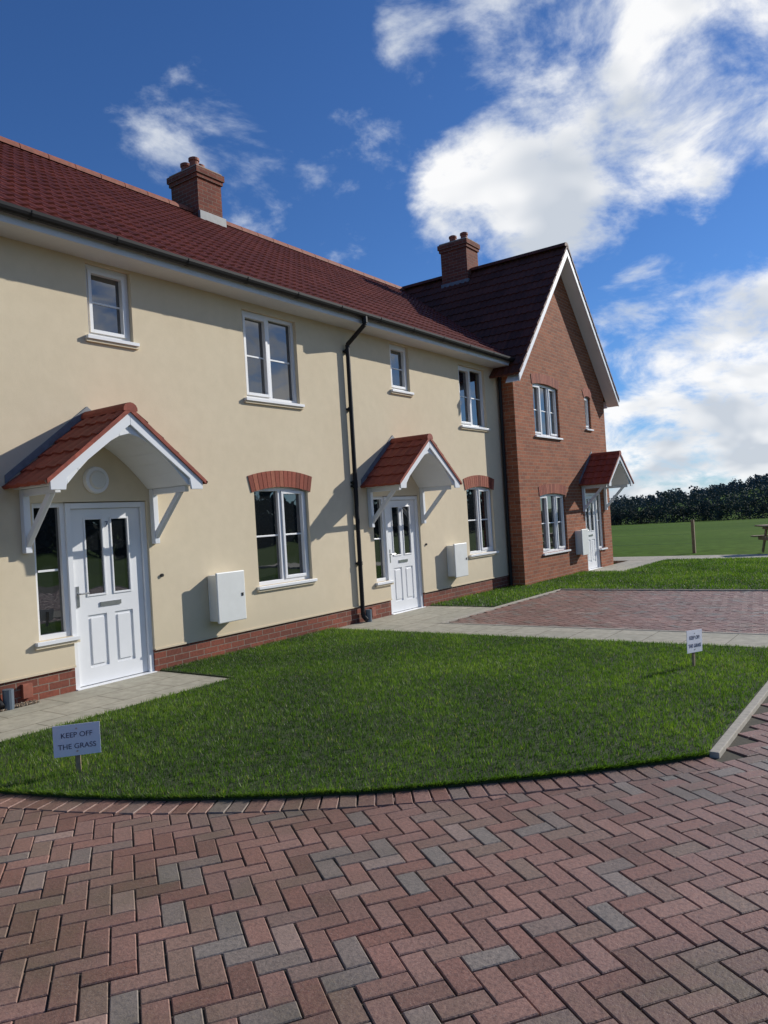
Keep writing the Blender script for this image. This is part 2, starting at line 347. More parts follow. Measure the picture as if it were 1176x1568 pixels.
def porch(parent,xc,y,prefix='porch'):
    hw=.86; D=.70; ze=2.10; zr=2.84; T=MB();
    n=12; inner=[];outer=[]
    sl=(zr-ze-.05)/hw
    for i in range(n+1):
        t=-1+2*i/n; x=t*(hw-.14); 
        inner.append((xc+x,ze+ (zr-ze-.22)*(1-abs(t)**1.55)))
        outer.append((xc+x,ze+.05+(hw-abs(x))*sl-.002))
    T.strip_prism_y(outer,inner,y-D,y-.002)
    for s in (-1,1):
        xa,xb=xc+s*(hw-.14),xc+s*hw
        p=[(xa,ze),(xb,ze),(xb,ze+.05),(xa,ze+.05+.14*sl)]
        if s<0: p=[(xb,ze),(xa,ze),(xa,ze+.05+.14*sl),(xb,ze+.05)]
        T.prism_y(p,y-D-.0,y-.002)
    T.build(prefix+'_canopy',M['grp'],parent,.006)
    Bb=MB()
    for s in (-1,1):
        p=[(xc,zr-.13),(xc+s*(hw-.13),ze+.07),(xc+s*(hw-.11),ze-.05),(xc+s*(hw+.045),ze-.05),(xc+s*(hw+.05),ze+.06),(xc,zr+.005)]
        if s<0: p=p[::-1]
        Bb.prism_y(p,y-D-.03,y-D-.002)
    Bb.build(prefix+'_bargeboards',M['grp'],parent,.004)
    for s in (-1,1):
        og=(xc+s*(hw+.09),y-D-.045,ze+.02) 
        Vd=(-s*(hw+.09),0,zr-ze+.03)
        tiles(prefix+'_tiles',og,(0,1,0),Vd,D+.045,np.linalg.norm(Vd),M['tile_porch'],parent,gauge=.27,amp=.018,step=.022)
    R=MB(); 
    pr=[(xc+.085*math.sin(t),zr+.03+.075*math.cos(t)-.01) for t in np.linspace(-1.75,1.75,9)]
    R.prism_y([(p[0],p[1]) for p in pr],y-D-.05,y)
    for s in (-1,1):
        p=[(xc,zr-.0),(xc+s*(hw+.085),ze+.005),(xc+s*(hw+.085),ze+.052),(xc,zr+.055)]
        if s<0: p=p[::-1]
        R.prism_y(p,y-D-.048,y-D-.0315)
    R.build(prefix+'_ridge_and_verge',M['tile_porch'],parent)
    Lf=MB()
    for s in (-1,1):
        p=[(xc,zr+.06),(xc+s*(hw+.08),ze+.06),(xc+s*(hw+.08),ze+.14),(xc,zr+.15)]
        if s<0:p=p[::-1]
        Lf.prism_y(p,y-.012,y-.002)
    Lf.build(prefix+'_flashing',M['lead'],parent)
    B=MB()
    for s in (-1,1):
        x=xc+s*.77; 
        B.box(x-.035,x+.035,y-.07,y-.003,1.47,ze-.002)
        B.box(x-.03,x+.03,y-.62,y-.072,ze-.07,ze-.003)
        vs=[]
        for xx in (x-.026,x+.026):
            vs+=[(xx,y-.071,1.53),(xx,y-.071,1.62),(xx,y-.46,ze-.071),(xx,y-.54,ze-.071)]
        B.add(vs,[(0,1,2,3),(7,6,5,4),(0,4,5,1),(1,5,6,2),(2,6,7,3),(3,7,4,0)])
    B.build(prefix+'_brackets',M['grp'],parent,.006)
def chimney(parent,x0,x1,y0,y1,zb,zt,pots):
    C=MB(); C.box(x0,x1,y0,y1,zb,zt-.21); C.box(x0-.03,x1+.03,y0-.03,y1+.03,zt-.21,zt-.135); C.box(x0-.055,x1+.055,y0-.055,y1+.055,zt-.135,zt-.02)
    C.build('chimney_stack',M['brickch'],parent)
    K=MB(); K.box(x0-.02,x1+.02,y0-.02,y1+.02,zt-.02,zt+.02); K.build('chimney_flaunching',M['mortar'],parent)
    Pp=MB()
    for px,py in pots:
        Pp.cyl((px,py,zt+.01),(px,py,zt+.20),.10,18,.085); Pp.cyl((px,py,zt+.20),(px,py,zt+.25),.105,18); Pp.cyl((px,py,zt+.251),(px,py,zt+.27),.07,18)
    Pp.build('chimney_pots',M['terracotta'],parent)

# ------------------------------------------------------------------ rendered terraced houses
EZ=4.72; RY=4.0; RZ=7.70; OV=.42
def cream_house(x0,x1,off,name='rendered_terraced_house',roof_x1=None,with_chimney=False,number='7'):
    H=empty(name,(x0,0,0))
    W=MB();G=MB();K=MB();MT=MB();R=MB();PL=MB();AB=MB();MO=MB()
    A=(4.95+off,5.52+off,3.77,4.57); B=(7.26+off,8.32+off,3.31,4.50); G1=(7.29+off,8.37+off,.80,2.12)
    S=(4.19+off,4.57+off,.58,1.97); Dr=(4.57+off,5.57+off,0.0,1.97)
    hs=[h for h in (A,B,G1,S,Dr) if h[1]<=x1]
    wall(R,x0,x1,.26,4.75,0,hs); 
    wall(PL,x0,x1,-.3,.26,.014,[(Dr[0],Dr[1],-.1,.27)] )
    R.box(x0,Dr[0],-.012,.0,.255,.275); R.box(Dr[1],x1,-.012,.0,.255,.275)
    R.quad((x0,8,-.3),(x1,8,-.3),(x1,8,4.75),(x0,8,4.75))
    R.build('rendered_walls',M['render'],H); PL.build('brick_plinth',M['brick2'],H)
    window(W,G,*A,0,1,[0]); window(W,G,*B,0,2,[0]); window(W,G,G1[0],G1[1],G1[2],2.12,0,2,[1])
    window(W,G,*S,0,1,None)
    door(W,G,K,MT,Dr[0],Dr[1],0)
    text(H,number,.09,(5.07+off,.060,1.72),M['ink'])
    arch(AB,MO,G1[0]-.05,G1[1]+.05,2.05,0)
    sillb=MB()
    for w in (A,B,G1,S): sillb.box(w[0]-.05,w[1]+.05,-.03,.0,w[2]-.07,w[2]-.041)
    sillb.build('render_sills',M['render'],H)
    AB.build('window_arch_bricks',M['archbrick'],H); MO.build('arch_mortar',M['mortar'],H)
    W.build('window_and_door_frames',M['upvc'],H,.004); G.build('glazing',M['glass'],H); K.build('letter_plate',M['metal'],H); MT.build('door_handle',M['metal'],H)
    porch(H,4.87+off,0)
    lt=MB(); lx=4.92+off; lt.cyl((lx,-.0,2.20),(lx,-.05,2.20),.15,28,.14); lo=lt.build('porch_light_ring',M['upvc'],H,.006)
    lt=MB(); lt.cyl((lx,-.051,2.20),(lx,-.075,2.20),.105,28,.09); lt.build('porch_light_diffuser',M['lamp'],H,.006)
    mb=MB(); mx0,mx1=6.40+off,6.83+off; mb.box(mx0,mx1,-.16,-.002,.46,1.03); mb.box(mx0-.02,mx1+.02,-.19,-.161,.44,1.06); mb.build('meter_box',M['meter'],H,.012)
    bb=MB(); bb.box(mx1-.05,mx1-.02,-.196,-.1905,.74,.78); bb.cyl((5.72+off,-.02,1.10),(5.72+off,0,1.10),.02); bb.build('meter_lock_and_bell',M['black'],H)
    rx1=roof_x1 or x1
    kp=(lambda q: ~((q[:,:,0].max(1)>14.64)&(q[:,:,1].min(1)<-.20))) if roof_x1 else None
    tiles('roof_tiles',(x0,-OV,EZ),(1,0,0),(0,RY+OV,RZ-EZ),rx1-x0,math.hypot(RY+OV,RZ-EZ),M['tile'],H,keep=kp)
    tiles('rear_roof_tiles',(x0,8+OV,EZ),(1,0,0),(0,-(RY+OV),RZ-EZ),rx1-x0,math.hypot(RY+OV,RZ-EZ),M['tile'],H,seg=4)
    rt=MB(); n=int((rx1-x0)/.45)
    for i in range(n):
        a=x0+i*(rx1-x0)/n; b_=x0+(i+1)*(rx1-x0)/n-.012
        ps=[(math.sin(t)*.12,math.cos(t)*.11) for t in np.linspace(-1.7,1.7,9)]
        vs=[(a,RY+p,RZ-.01+q) for p,q in ps]+[(b_,RY+p,RZ-.01+q) for p,q in ps]
        k=9; rt.add(vs,[(j+1,j,j+k,j+k+1) for j in range(k-1)]+[tuple(range(k)),tuple(range(2*k-1,k-1,-1))])
    rt.build('ridge_tiles',M['terracotta'],H)
    ex1=min(x1,14.62)
    F=MB(); F.box(x0,ex1,-.36,-.335,4.60,4.755); F.box(x0,ex1,-.334,-.001,4.60,4.62); F.build('fascia_and_soffit',M['soffit'],H)
    gt=MB(); ps=[(-.42+.058*math.cos(t),4.745+.075*math.sin(t)) for t in np.linspace(math.pi,2*math.pi,9)]
    ps2=[(-.42+.052*math.cos(t),4.747+.066*math.sin(t)) for t in np.linspace(2*math.pi,math.pi,9)]
    pl=ps+ps2; k=len(pl); gx1=ex1
    gt.add([(x0,p,q) for p,q in pl]+[(gx1,p,q) for p,q in pl],[(j,(j+1)%k,(j+1)%k+k,j+k) for j in range(k)]+[tuple(range(k-1,-1,-1)),tuple(range(k,2*k))])
    xx=x0+.4
    while xx<gx1-.1:
        gt.add([(xx+dx,-.42+.063*math.cos(t),4.745+.081*math.sin(t)) for dx in (-.02,.02) for t in np.linspace(math.pi,2*math.pi,9)],[(q,q+1,q+10,q+9) for q in range(8)]); xx+=.95
    gt.build('gutter',M['black'],H)
    dp=MB(); x=x0; dp.pipe([(x,-.42,4.68),(x,-.42,4.58),(x,-.06,4.33),(x,-.05,.12)],.034,14)
    dp.cyl((x,-.42,4.60),(x,-.42,4.70),.045,14)
    for z in (.9,2.1,2.16,3.3,4.2): dp.cyl((x,-.05,z),(x,-.05,z+.06),.042,14); dp.box(x-.055,x+.055,-.06,-.0,z+.015,z+.045)
    dp.pipe([(x,-.05,.12),(x,-.12,.05)],.036,14); 
    dp.build('downpipe',M['black'],H)
    sh=MB(); sh.cyl((x+.09,-.09,-.02),(x+.09,-.09,.20),.05,14); sh.build('gully_pipe',M['greybox'],H)
    tp=MB(); tp.box(x+.27,x+.37,-.03,.013,.06,.20); tp.build('boiler_drain_cover',M['terracotta'],H,.004)
    if with_chimney: 
        chimney(H,10.0,10.6,3.72,4.48,6.9,8.53,[(10.15,3.95),(10.2,4.25),(10.42,4.1)])
        fl=MB(); fl.box(9.97,10.63,3.655,3.715,7.30,7.66); fl.build('chimney_flashing',M['lead'],H)
    return H
P5=5.73
cream_house(3.71,9.44,0)
cream_house(9.44,14.65,P5,roof_x1=17.3,with_chimney=True,number='8')
cream_house(3.71-P5,3.71,-P5,number='6')

# ------------------------------------------------------------------ brick house
BH=empty('brick_house',(14.65,-.35,0)); BY=-.35; bx0,bx1=14.65,20.12; bc=17.35; bez=4.38; brz=7.72
W=MB();G=MB();K=MB();MT=MB();R=MB();AB=MB();MO=MB()
U1=(15.62,17.02,3.22,4.40);U2=(18.72,19.10,3.55,4.38);GG=(15.66,17.08,.62,1.93);DR=(18.28,19.22,0,1.93);SD=(19.22,19.58,.5,1.93)
sl=(brz-bez)/(bc-14.30)
zw0=brz-(bc-bx0)*sl-.06; zw1=brz-(bx1-bc)*sl-.06
wall(R,bx0,bx1,-.3,4.40,BY,[U1,U2,GG,DR,SD])
R.add([(bx0,BY,4.40),(bx1,BY,4.40),(bx1,BY,zw1),(bc,BY,brz-.06),(bx0,BY,zw0)],[(0,1,2,3,4)])
R.quad((bx0,8.3,-.3),(bx0,BY,-.3),(bx0,BY,zw0),(bx0,8.3,zw0)); R.quad((bx1,BY,-.3),(bx1,8.3,-.3),(bx1,8.3,zw1),(bx1,BY,zw1))
R.add([(bx1,8.3,-.3),(bx0,8.3,-.3),(bx0,8.3,zw0),(bc,8.3,brz-.06),(bx1,8.3,zw1)],[(0,1,2,3,4)])
R.build('brick_walls',M['brick'],BH)
window(W,G,*U1,BY,3,[0,2]);window(W,G,*U2,BY,1,[0]);window(W,G,*GG,BY,3,[0,2]);window(W,G,*SD,BY,1,None); door(W,G,K,MT,DR[0],DR[1],BY,.02,1.93)
for w in (U1,U2,GG): arch(AB,MO,w[0]-.04,w[1]+.04,w[3]-.05,BY,.215,.06)
W.build('window_and_door_frames',M['upvc'],BH,.004);G.build('glazing',M['glass'],BH);K.build('letter_plate',M['metal'],BH);MT.build('door_handle',M['metal'],BH)
AB.build('window_arch_bricks',M['archbrick'],BH);MO.build('arch_mortar',M['mortar'],BH)
porch(BH,18.95,BY)
mb=MB(); mb.box(17.52,17.90,BY-.16,BY-.002,.46,1.03); mb.box(17.5,17.92,BY-.19,BY-.161,.44,1.06); mb.build('meter_box',M['meter'],BH,.012)
ye=BY-.32; yl=8.6
for s in (-1,1):
    ex=bc+s*3.05
    tiles('roof_tiles',(ex,ye,bez),(0,1,0),(-s*3.05,0,brz-bez),yl-ye,math.hypot(3.05,brz-bez),M['tile_dark'],BH,gauge=.31)
rd=MB(); n=20
for i in range(n):
    a=ye+i*(yl-ye)/n; b_=ye+(i+1)*(yl-ye)/n-.012
    ps=[(bc+math.sin(t)*.12,brz+.01+math.cos(t)*.10) for t in np.linspace(1.6,-1.6,9)]
    rd.prism_y([(p[0],p[1]) for p in ps][::-1],a,b_)
rd.build('ridge_tiles',M['tile_dark'],BH)
bg=MB(); vg=MB()
for s in (-1,1):
    ex=bc+s*3.05
    p=[(bc,brz-.21),(ex,bez-.17),(ex,bez+.02),(bc,brz-.02)]
    if s<0:p=p[::-1]
    bg.prism_y(p,ye+.0,ye+.025)
    p=[(bc,brz-.20),(ex,bez-.16),(ex,bez-.14),(bc,brz-.18)]
    if s<0:p=p[::-1]
    bg.prism_y(p,ye+.026,BY-.002)
    if s>0: bg.box(ex-.03,ex,BY,yl,bez-.18,bez)
    n=15
    for i in range(n):
        t0=i/n; t1=(i+.93)/n
        def P(t,o): return (ex+(bc-ex)*t, bez+(brz-bez)*t+o)
        q=[P(t0,.005),P(t1,-.012),P(t1,.045),P(t0,.075)]
        if s>0: q=q[::-1]
        vg.prism_y(q,ye-.018,ye+.05)
bg.build('bargeboards',M['upvc'],BH,.004); vg.build('verge_tiles',M['tile_dark'],BH)
gt=MB(); gt.cyl((bc+3.08,ye,bez-.0),(bc+3.08,yl,bez-.0),.055,12); gt.build('gutter',M['black'],BH)
chimney(BH,17.08,17.68,1.85,2.6,6.9,8.52,[(17.38,2.05),(17.38,2.38)])
fl=MB(); fl.box(17.055,17.705,1.825,2.625,7.35,7.50); fl.build('chimney_flashing',M['lead'],BH)
dp=MB(); dp.pipe([(14.60,-.07,4.5),(14.60,-.05,.05)],.034,12); dp.pipe([(14.60,-.42,4.68),(14.60,-.42,4.62),(14.60,-.07,4.5)],.034,12); dp.build('downpipe',M['black'],BH)

# ------------------------------------------------------------------ ground
def spaced(n,lim):
    t=np.linspace(-1,1,n); return np.sign(t)*(np.exp(np.abs(t)*6)-1)/(math.exp(6)-1)*lim
gx=spaced(181,2500)+10; gy=spaced(181,2500)-3
X,Y=np.meshgrid(gx,gy,indexing='ij')
def hgt(X,Y):
    h=-.06-.02*np.clip(X-27,0,135)
    h=h+25*np.exp(-((X-610)/200)**2-((Y+4)/95)**2)*(X>200)
    return h
Z=hgt(X,Y); V=np.stack([X.ravel(),Y.ravel(),Z.ravel()],1)
n=181; i,j=np.meshgrid(np.arange(n-1),np.arange(n-1),indexing='ij'); a=(i*n+j).ravel(); F=np.stack([a,a+n,a+n+1,a+1],1)
mesh_np('ground',V,F,M['field'],flat=False)
def inpoly(px,py,poly):
    c=np.zeros(len(px),bool); k=len(poly)
    for i in range(k):
        x1,y1=poly[i];x2,y2=poly[(i+1)%k]
        cond=((y1>py)!=(y2>py))&(px<(x2-x1)*(py-y1)/(y2-y1+1e-12)+x1); c^=cond
    return c
curve=[(2.28,-1.22),(2.33,-1.75),(2.50,-2.37),(2.80,-3.25),(3.18,-3.98),(3.62,-4.63),(4.12,-5.22),(4.55,-5.68),(5.00,-6.08)]
def catmull(p,m=8):
    p=[(2*p[0][0]-p[1][0],2*p[0][1]-p[1][1])]+p+[(2*p[-1][0]-p[-2][0],2*p[-1][1]-p[-2][1])]; o=[]
    for i in range(1,len(p)-2):
        for k in range(m):
            t=k/m; q=[]
            for d in (0,1):
                a,b_,c,e=p[i-1][d],p[i][d],p[i+1][d],p[i+2][d]
                q.append(.5*(2*b_+(c-a)*t+(2*a-5*b_+4*c-e)*t*t+(3*b_-a-3*c+e)*t**3))
            o.append(tuple(q))
    return o+[p[-2]]
cs=catmull(curve)
pc=np.array(cs)
off=[]
for i in range(len(cs)):
    a=pc[max(0,i-1)];b_=pc[min(len(cs)-1,i+1)]; d=(b_-a)/np.linalg.norm(b_-a); nrm=np.array([d[1],-d[0]]); 
    if nrm[0]*-1+nrm[1]*-1<0: nrm=-nrm
    off.append(nrm)
off=np.array(off)
lawn=cs+[(8.74,-6.08),(8.74,-.0),(5.62,-.0),(5.62,-1.22)]
lawn2=[(11.45,-1.30),(14.17,-1.32),(14.17,-9),(21.4,-9),(21.4,-1.35),(17.9,-1.35),(17.9,-.35),(14.66,-.35),(14.66,0),(11.45,0)]
def soil(name,poly,z):
    s=MB(); s.prism_z(poly,-.05,z); return s.build(name,M['soil'])
def blades_at(x,y,h,w,z,lean=None):
    n=len(x)
    pat=.5+.5*np.sin(x*1.3+1.7*np.sin(y*.9+.4)+.6*np.sin(y*3.7))*np.sin(y*1.6+1.2*np.sin(x*1.9))
    cl=.5+.5*np.sin(x*17+3*np.sin(y*9))*np.sin(y*15+2*np.sin(x*11)); c3=.5+.5*np.sin(x*37+4*np.sin(y*21))*np.sin(y*31+3*np.sin(x*23))
    hh=h*(.35+.3*pat*.6+.5*cl+.35*c3+rng.uniform(0,.4,n)); th=rng.uniform(0,2*math.pi,n); ln=rng.uniform(.1,.8,n)*hh; ta=rng.uniform(0,2*math.pi,n)
    ww=w*rng.uniform(.6,1.2,n)/2
    V=np.empty((n,3,3)); V[:,0]=np.stack([x-np.cos(th)*ww,y-np.sin(th)*ww,np.full(n,z-.004)],1); V[:,1]=np.stack([x+np.cos(th)*ww,y+np.sin(th)*ww,np.full(n,z-.004)],1)
    V[:,2]=np.stack([x+np.cos(ta)*ln,y+np.sin(ta)*ln,z+hh],1)
    if lean is not None:
        k=rng.uniform(.01,.035,n); V[:,2,0]+=lean[:,0]*k; V[:,2,1]+=lean[:,1]*k; V[:,2,2]-=.008
    r=np.clip(rng.normal(.42,.2,n)+.42*(pat-.5)+.34*(cl-.5)+.22*(c3-.5),0,.95); dead=rng.random(n)<.014; r[dead]=1
    return V.reshape(-1,3),r
def blades(poly,dens,h,w,z):
    xs=[p[0] for p in poly];ys=[p[1] for p in poly]; A=(max(xs)-min(xs))*(max(ys)-min(ys)); n=int(A*dens)
    x=rng.uniform(min(xs),max(xs),n);y=rng.uniform(min(ys),max(ys),n); k=inpoly(x,y,poly)
    return blades_at(x[k],y[k],h,w,z)
LW=soil('lawn',lawn,.022); V1,r1=blades(lawn,5600,.027,.0065,.022)
nf=9000; ti=rng.uniform(0,len(cs)-1.001,nf); i0=ti.astype(int); fr=(ti-i0)[:,None]; pp=pc[i0]*(1-fr)+pc[i0+1]*fr; oo=off[i0]; pp=pp-oo*rng.uniform(-.006,.03,nf)[:,None]
V2,r2_=blades_at(pp[:,0],pp[:,1],.030,.007,.018,oo)
V_=np.concatenate([V1,V2]); o=mesh_np('grass_blades',V_,np.arange(len(V_)).reshape(-1,3),M['blade'],None,np.concatenate([r1,r2_])); o.parent=LW
L2=soil('lawn',lawn2,.02); V_,r_=blades(lawn2,1500,.035,.014,.02); o=mesh_np('grass_blades',V_,np.arange(len(V_)).reshape(-1,3),M['blade'],None,r_); o.parent=L2
s=MB()
s.box(-6,5.60,-1.20,.012,-.05,.012); s.box(8.745,9.60,-14,.012,-.05,.012) ; s.box(9.60,11.43,-1.28,.012,-.05,.0119)
s.box(17.92,21.4,-1.33,-.345,-.05,.012); s.box(21.41,22.9,-14,6,-.05,.014)
s.build('slab_path',M['slab'])
k=MB(); k.box(5.02,8.742,-6.145,-6.085,-.05,.028)
k.box(9.602,9.66,-14,-1.285,-.05,.018); k.box(9.662,14.165,-1.345,-1.302,-.05,.02) ; k.box(14.11,14.165,-14,-1.347,-.05,.02)
k.build('edging_kerb',M['kerb'],None,.005)
gm=rndmat('gravel_stone',[(0,(.16,.12,.08)),(.5,(.28,.20,.13)),(1,(.42,.36,.28))])
nst=2600; gxx=rng.uniform(2.0,4.1,nst); gyy=rng.uniform(-.13,.0,nst); gxx[1800:]=rng.uniform(5.7,8.7,nst-1800); gyy[1800:]=rng.uniform(-.05,.0,nst-1800); sz=rng.uniform(.006,.013,nst)
oc=np.array([(1,0,0),(-1,0,0),(0,1,0),(0,-1,0),(0,0,1),(0,0,-1)]); of=np.array([(0,2,4),(2,1,4),(1,3,4),(3,0,4),(2,0,5),(1,2,5),(3,1,5),(0,3,5)])
V=(np.stack([gxx,gyy,np.full(nst,.022)],1)[:,None,:]+oc[None]*sz[:,None,None]*rng.uniform(.6,1.3,(nst,1,3))); F=(np.arange(nst)*6)[:,None,None]+of[None]
mesh_np('gravel',V.reshape(-1,3),F.reshape(-1,3),gm,None,np.repeat(rng.random(nst),8))

# ------------------------------------------------------------------ block paving (real blocks, herringbone)
ang=math.radians(54.5); bw=.1; ca,sa=math.cos(ang),math.sin(ang)
ii,jj=np.meshgrid(np.arange(-170,240),np.arange(-290,150),indexing='ij'); ii=ii.ravel();jj=jj.ravel(); kk=(ii-jj)%4
H_=kk==0; V__=kk==3
cu=np.concatenate([(ii[H_]+1)*bw,(ii[V__]+.5)*bw]); cv=np.concatenate([(jj[H_]+.5)*bw,(jj[V__]+1)*bw]); isH=np.concatenate([np.ones(H_.sum(),bool),np.zeros(V__.sum(),bool)])
bx=cu*ca-cv*sa+3; by=cu*sa+cv*ca-7
mid=pc+off*.105
regA=[(-6,-1.26)]+[(mid[0][0],-1.26)]+[tuple(p) for p in mid[1:]]+[(5.05,-6.20),(8.70,-6.20),(8.70,-14),(-6,-14)]
regB=[(9.66,-1.36),(14.10,-1.36),(14.10,-14),(9.66,-14)]
kp=inpoly(bx,by,regA)|inpoly(bx,by,regB)
bx=bx[kp];by=by[kp];isH=isH[kp]
th=np.where(isH,ang,ang+math.pi/2); hl=np.full(len(bx),.0975); hw_=np.full(len(bx),.0475)
cum=np.concatenate([[0],np.cumsum(np.linalg.norm(np.diff(pc+off*.1,axis=0),axis=1))]); ns_=int(cum[-1]/.104); tt=(np.arange(ns_)+.5)/ns_*cum[-1]
mm=pc+off*.105; sxp=np.interp(tt,cum,mm[:,0]); syp=np.interp(tt,cum,mm[:,1]); ox=np.interp(tt,cum,off[:,0]);oy=np.interp(tt,cum,off[:,1])
nb=len(bx)
bx=np.concatenate([bx,sxp]);by=np.concatenate([by,syp]); th=np.concatenate([th,np.arctan2(oy,ox)]); hl=np.concatenate([hl,np.full(ns_,.0975)]); hw_=np.concatenate([hw_,np.full(ns_,.0485)])
z0=np.concatenate([rng.normal(0,.0009,nb),np.full(ns_,.005)+rng.normal(0,.0009,ns_)])
n=len(bx); th=th+rng.normal(0,.009,n); bx=bx+rng.normal(0,.0008,n)
tx=rng.normal(0,.009,n);ty=rng.normal(0,.012,n)
V=np.empty((n,12,3)); 
for q,(su,sv) in enumerate(((-1,-1),(1,-1),(1,1),(-1,1))):
    for lay,(ins,dz) in enumerate(((0,-.016),(.0008,-.004),(.0045,0))):
        lu=su*(hl-ins);lv=sv*(hw_-ins)
        V[:,q+4*lay,0]=bx+lu*np.cos(th)-lv*np.sin(th);V[:,q+4*lay,1]=by+lu*np.sin(th)+lv*np.cos(th);V[:,q+4*lay,2]=z0+dz+lu*tx+lv*ty
fb=np.array([(8,9,10,11),(0,1,5,4),(1,2,6,5),(2,3,7,6),(3,0,4,7),(4,5,9,8),(5,6,10,9),(6,7,11,10),(7,4,8,11)]); F=(np.arange(n)*12)[:,None,None]+fb[None]
rb=rng.random(n)
pv=mesh_np('block_paving',V.reshape(-1,3),F.reshape(-1,4),M['paver'],None,np.repeat(rb,9))
sd=MB(); sd.add([(-12,-30,-.009),(14.1,-30,-.009),(14.1,-1.31,-.009),(-12,-1.21,-.009)],[(0,1,2,3)])
so=sd.build('joint_sand',M['sand']); so.parent=pv

# ------------------------------------------------------------------ signs
def sign(loc,yaw,zb=.115,tilt=0.0,w=.297,h=.21):
    S=empty('keep_off_grass_sign',loc)
    st=MB(); st.box(-.016,.016,.002,.022,-.08,zb+h*.8); o=st.build('stake',M['wood'],None,.002); o.parent=S
    bd=MB(); bd.box(-w/2,w/2,-.004,0,zb,zb+h); o2=bd.build('board',M['paper'],None,.001); o2.parent=S
    for tx,zz in (('KEEP OFF',zb+h*.66),('THE GRASS',zb+h*.30)):
        t=text(S,tx,.048,(0,0,0),M['ink']); t.location=(0,-.0052,zz)
    sc=MB(); 
    for zz in (zb+.03,zb+h-.03): sc.cyl((0,-.004,zz),(0,-.007,zz),.006,10)
    o=sc.build('fixings',M['metal']); o.parent=S
    S.rotation_euler=(0,tilt,yaw)
    return S
sign((2.95,-2.55,.02),-math.radians(40),.12)
sign((7.56,-5.40,.02),math.radians(-13),.14,math.radians(4))

# ------------------------------------------------------------------ picnic table, far fence, trees
pt=empty('picnic_table',(24.0,-4.15,.0)); f=MB(); Lh=.9
for k_ in range(5): f.box(-.36+k_*.148,-.36+k_*.148+.138,-Lh,Lh,.735,.775)
for sx_ in (-1,1):
    for k_ in (0,1):
        a0=sx_*.62+k_*.145-.14; f.box(a0,a0+.135,-Lh,Lh,.43,.465)
for yy in (-.62,.62):
    f.beam((-.66,yy,-.02),(-.22,yy,.733),.045,.09); f.beam((.66,yy,-.02),(.22,yy,.733),.045,.09)
    f.box(-.76,.76,yy+.03,yy+.075,.335,.428); f.box(-.36,.36,yy+.03,yy+.075,.65,.733)
o=f.build('table_and_benches',M['wood'],None,.004); o.parent=pt; pt.rotation_euler=(0,0,math.radians(28))
fp=empty('wire_fence',(24.9,-1.2,0)); f=MB()
for y in (-1.25,3.0,7.2,11.4): f.box(24.9,24.99,y-.045,y+.045,-.1,.98)
f.build('posts',M['wood'],fp,.006)
f=MB()
for z in (.25,.55,.85): f.cyl((24.89,-1.2,z),(24.89,11.4,z),.0018,6)
f.build('wires',M['metal'],fp)
def trees(name,pts,hs,mat,nq=110,q=.9,seed=1):
    r=np.random.default_rng(seed); VS=[];RS=[]
    for (x,y),h in zip(pts,hs):
        z=float(hgt(np.array(x),np.array(y))); w=h*.42*r.uniform(.8,1.25)
        nb_=6; bc_=r.normal(0,1,(nb_,3))*np.array([w*.5,w*.5,h*.17])+np.array([0,0,h*.55]); br=r.uniform(.25,.42,nb_)*w*1.3
        k=r.integers(0,nb_,nq); d=r.normal(0,1,(nq,3)); d/=np.linalg.norm(d,axis=1)[:,None]; rad=br[k]*r.uniform(.4,1.05,nq)
        c=bc_[k]+d*rad[:,None]; c[:,2]=np.clip(c[:,2],.2,h*.97)
        m=nq//3; c[:m]=np.stack([r.normal(0,w*.8,m),r.normal(0,w*.8,m),r.uniform(0,h*.6,m)],1)
        t=r.normal(0,1,(nq,3));t/=np.linalg.norm(t,axis=1)[:,None]; b_=np.cross(t,r.normal(0,1,(nq,3)));b_/=np.linalg.norm(b_,axis=1)[:,None]
        s_=q*r.uniform(.4,1,nq)[:,None]*h/7; c=c+np.array([x,y,z])
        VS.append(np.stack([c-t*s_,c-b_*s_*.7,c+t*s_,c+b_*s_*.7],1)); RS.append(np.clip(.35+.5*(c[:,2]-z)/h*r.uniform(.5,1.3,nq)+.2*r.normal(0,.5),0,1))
    V=np.concatenate(VS).reshape(-1,3); F=np.arange(len(V)).reshape(-1,4); return mesh_np(name,V,F,mat,None,np.concatenate(RS))
r=np.random.default_rng(3)
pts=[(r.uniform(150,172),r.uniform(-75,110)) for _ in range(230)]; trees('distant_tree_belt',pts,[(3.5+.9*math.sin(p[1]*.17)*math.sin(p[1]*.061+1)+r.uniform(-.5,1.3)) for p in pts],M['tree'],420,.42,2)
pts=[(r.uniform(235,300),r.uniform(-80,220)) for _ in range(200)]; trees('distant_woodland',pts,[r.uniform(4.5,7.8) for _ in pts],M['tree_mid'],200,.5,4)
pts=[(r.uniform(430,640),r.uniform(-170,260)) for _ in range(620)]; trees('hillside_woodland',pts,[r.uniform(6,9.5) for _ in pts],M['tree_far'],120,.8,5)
pts=[(r.uniform(-60,160),-75+r.uniform(-8,8)) for _ in range(110)]; trees('roadside_trees',pts,[r.uniform(6,11) for _ in pts],M['tree'],110,1.0,6)

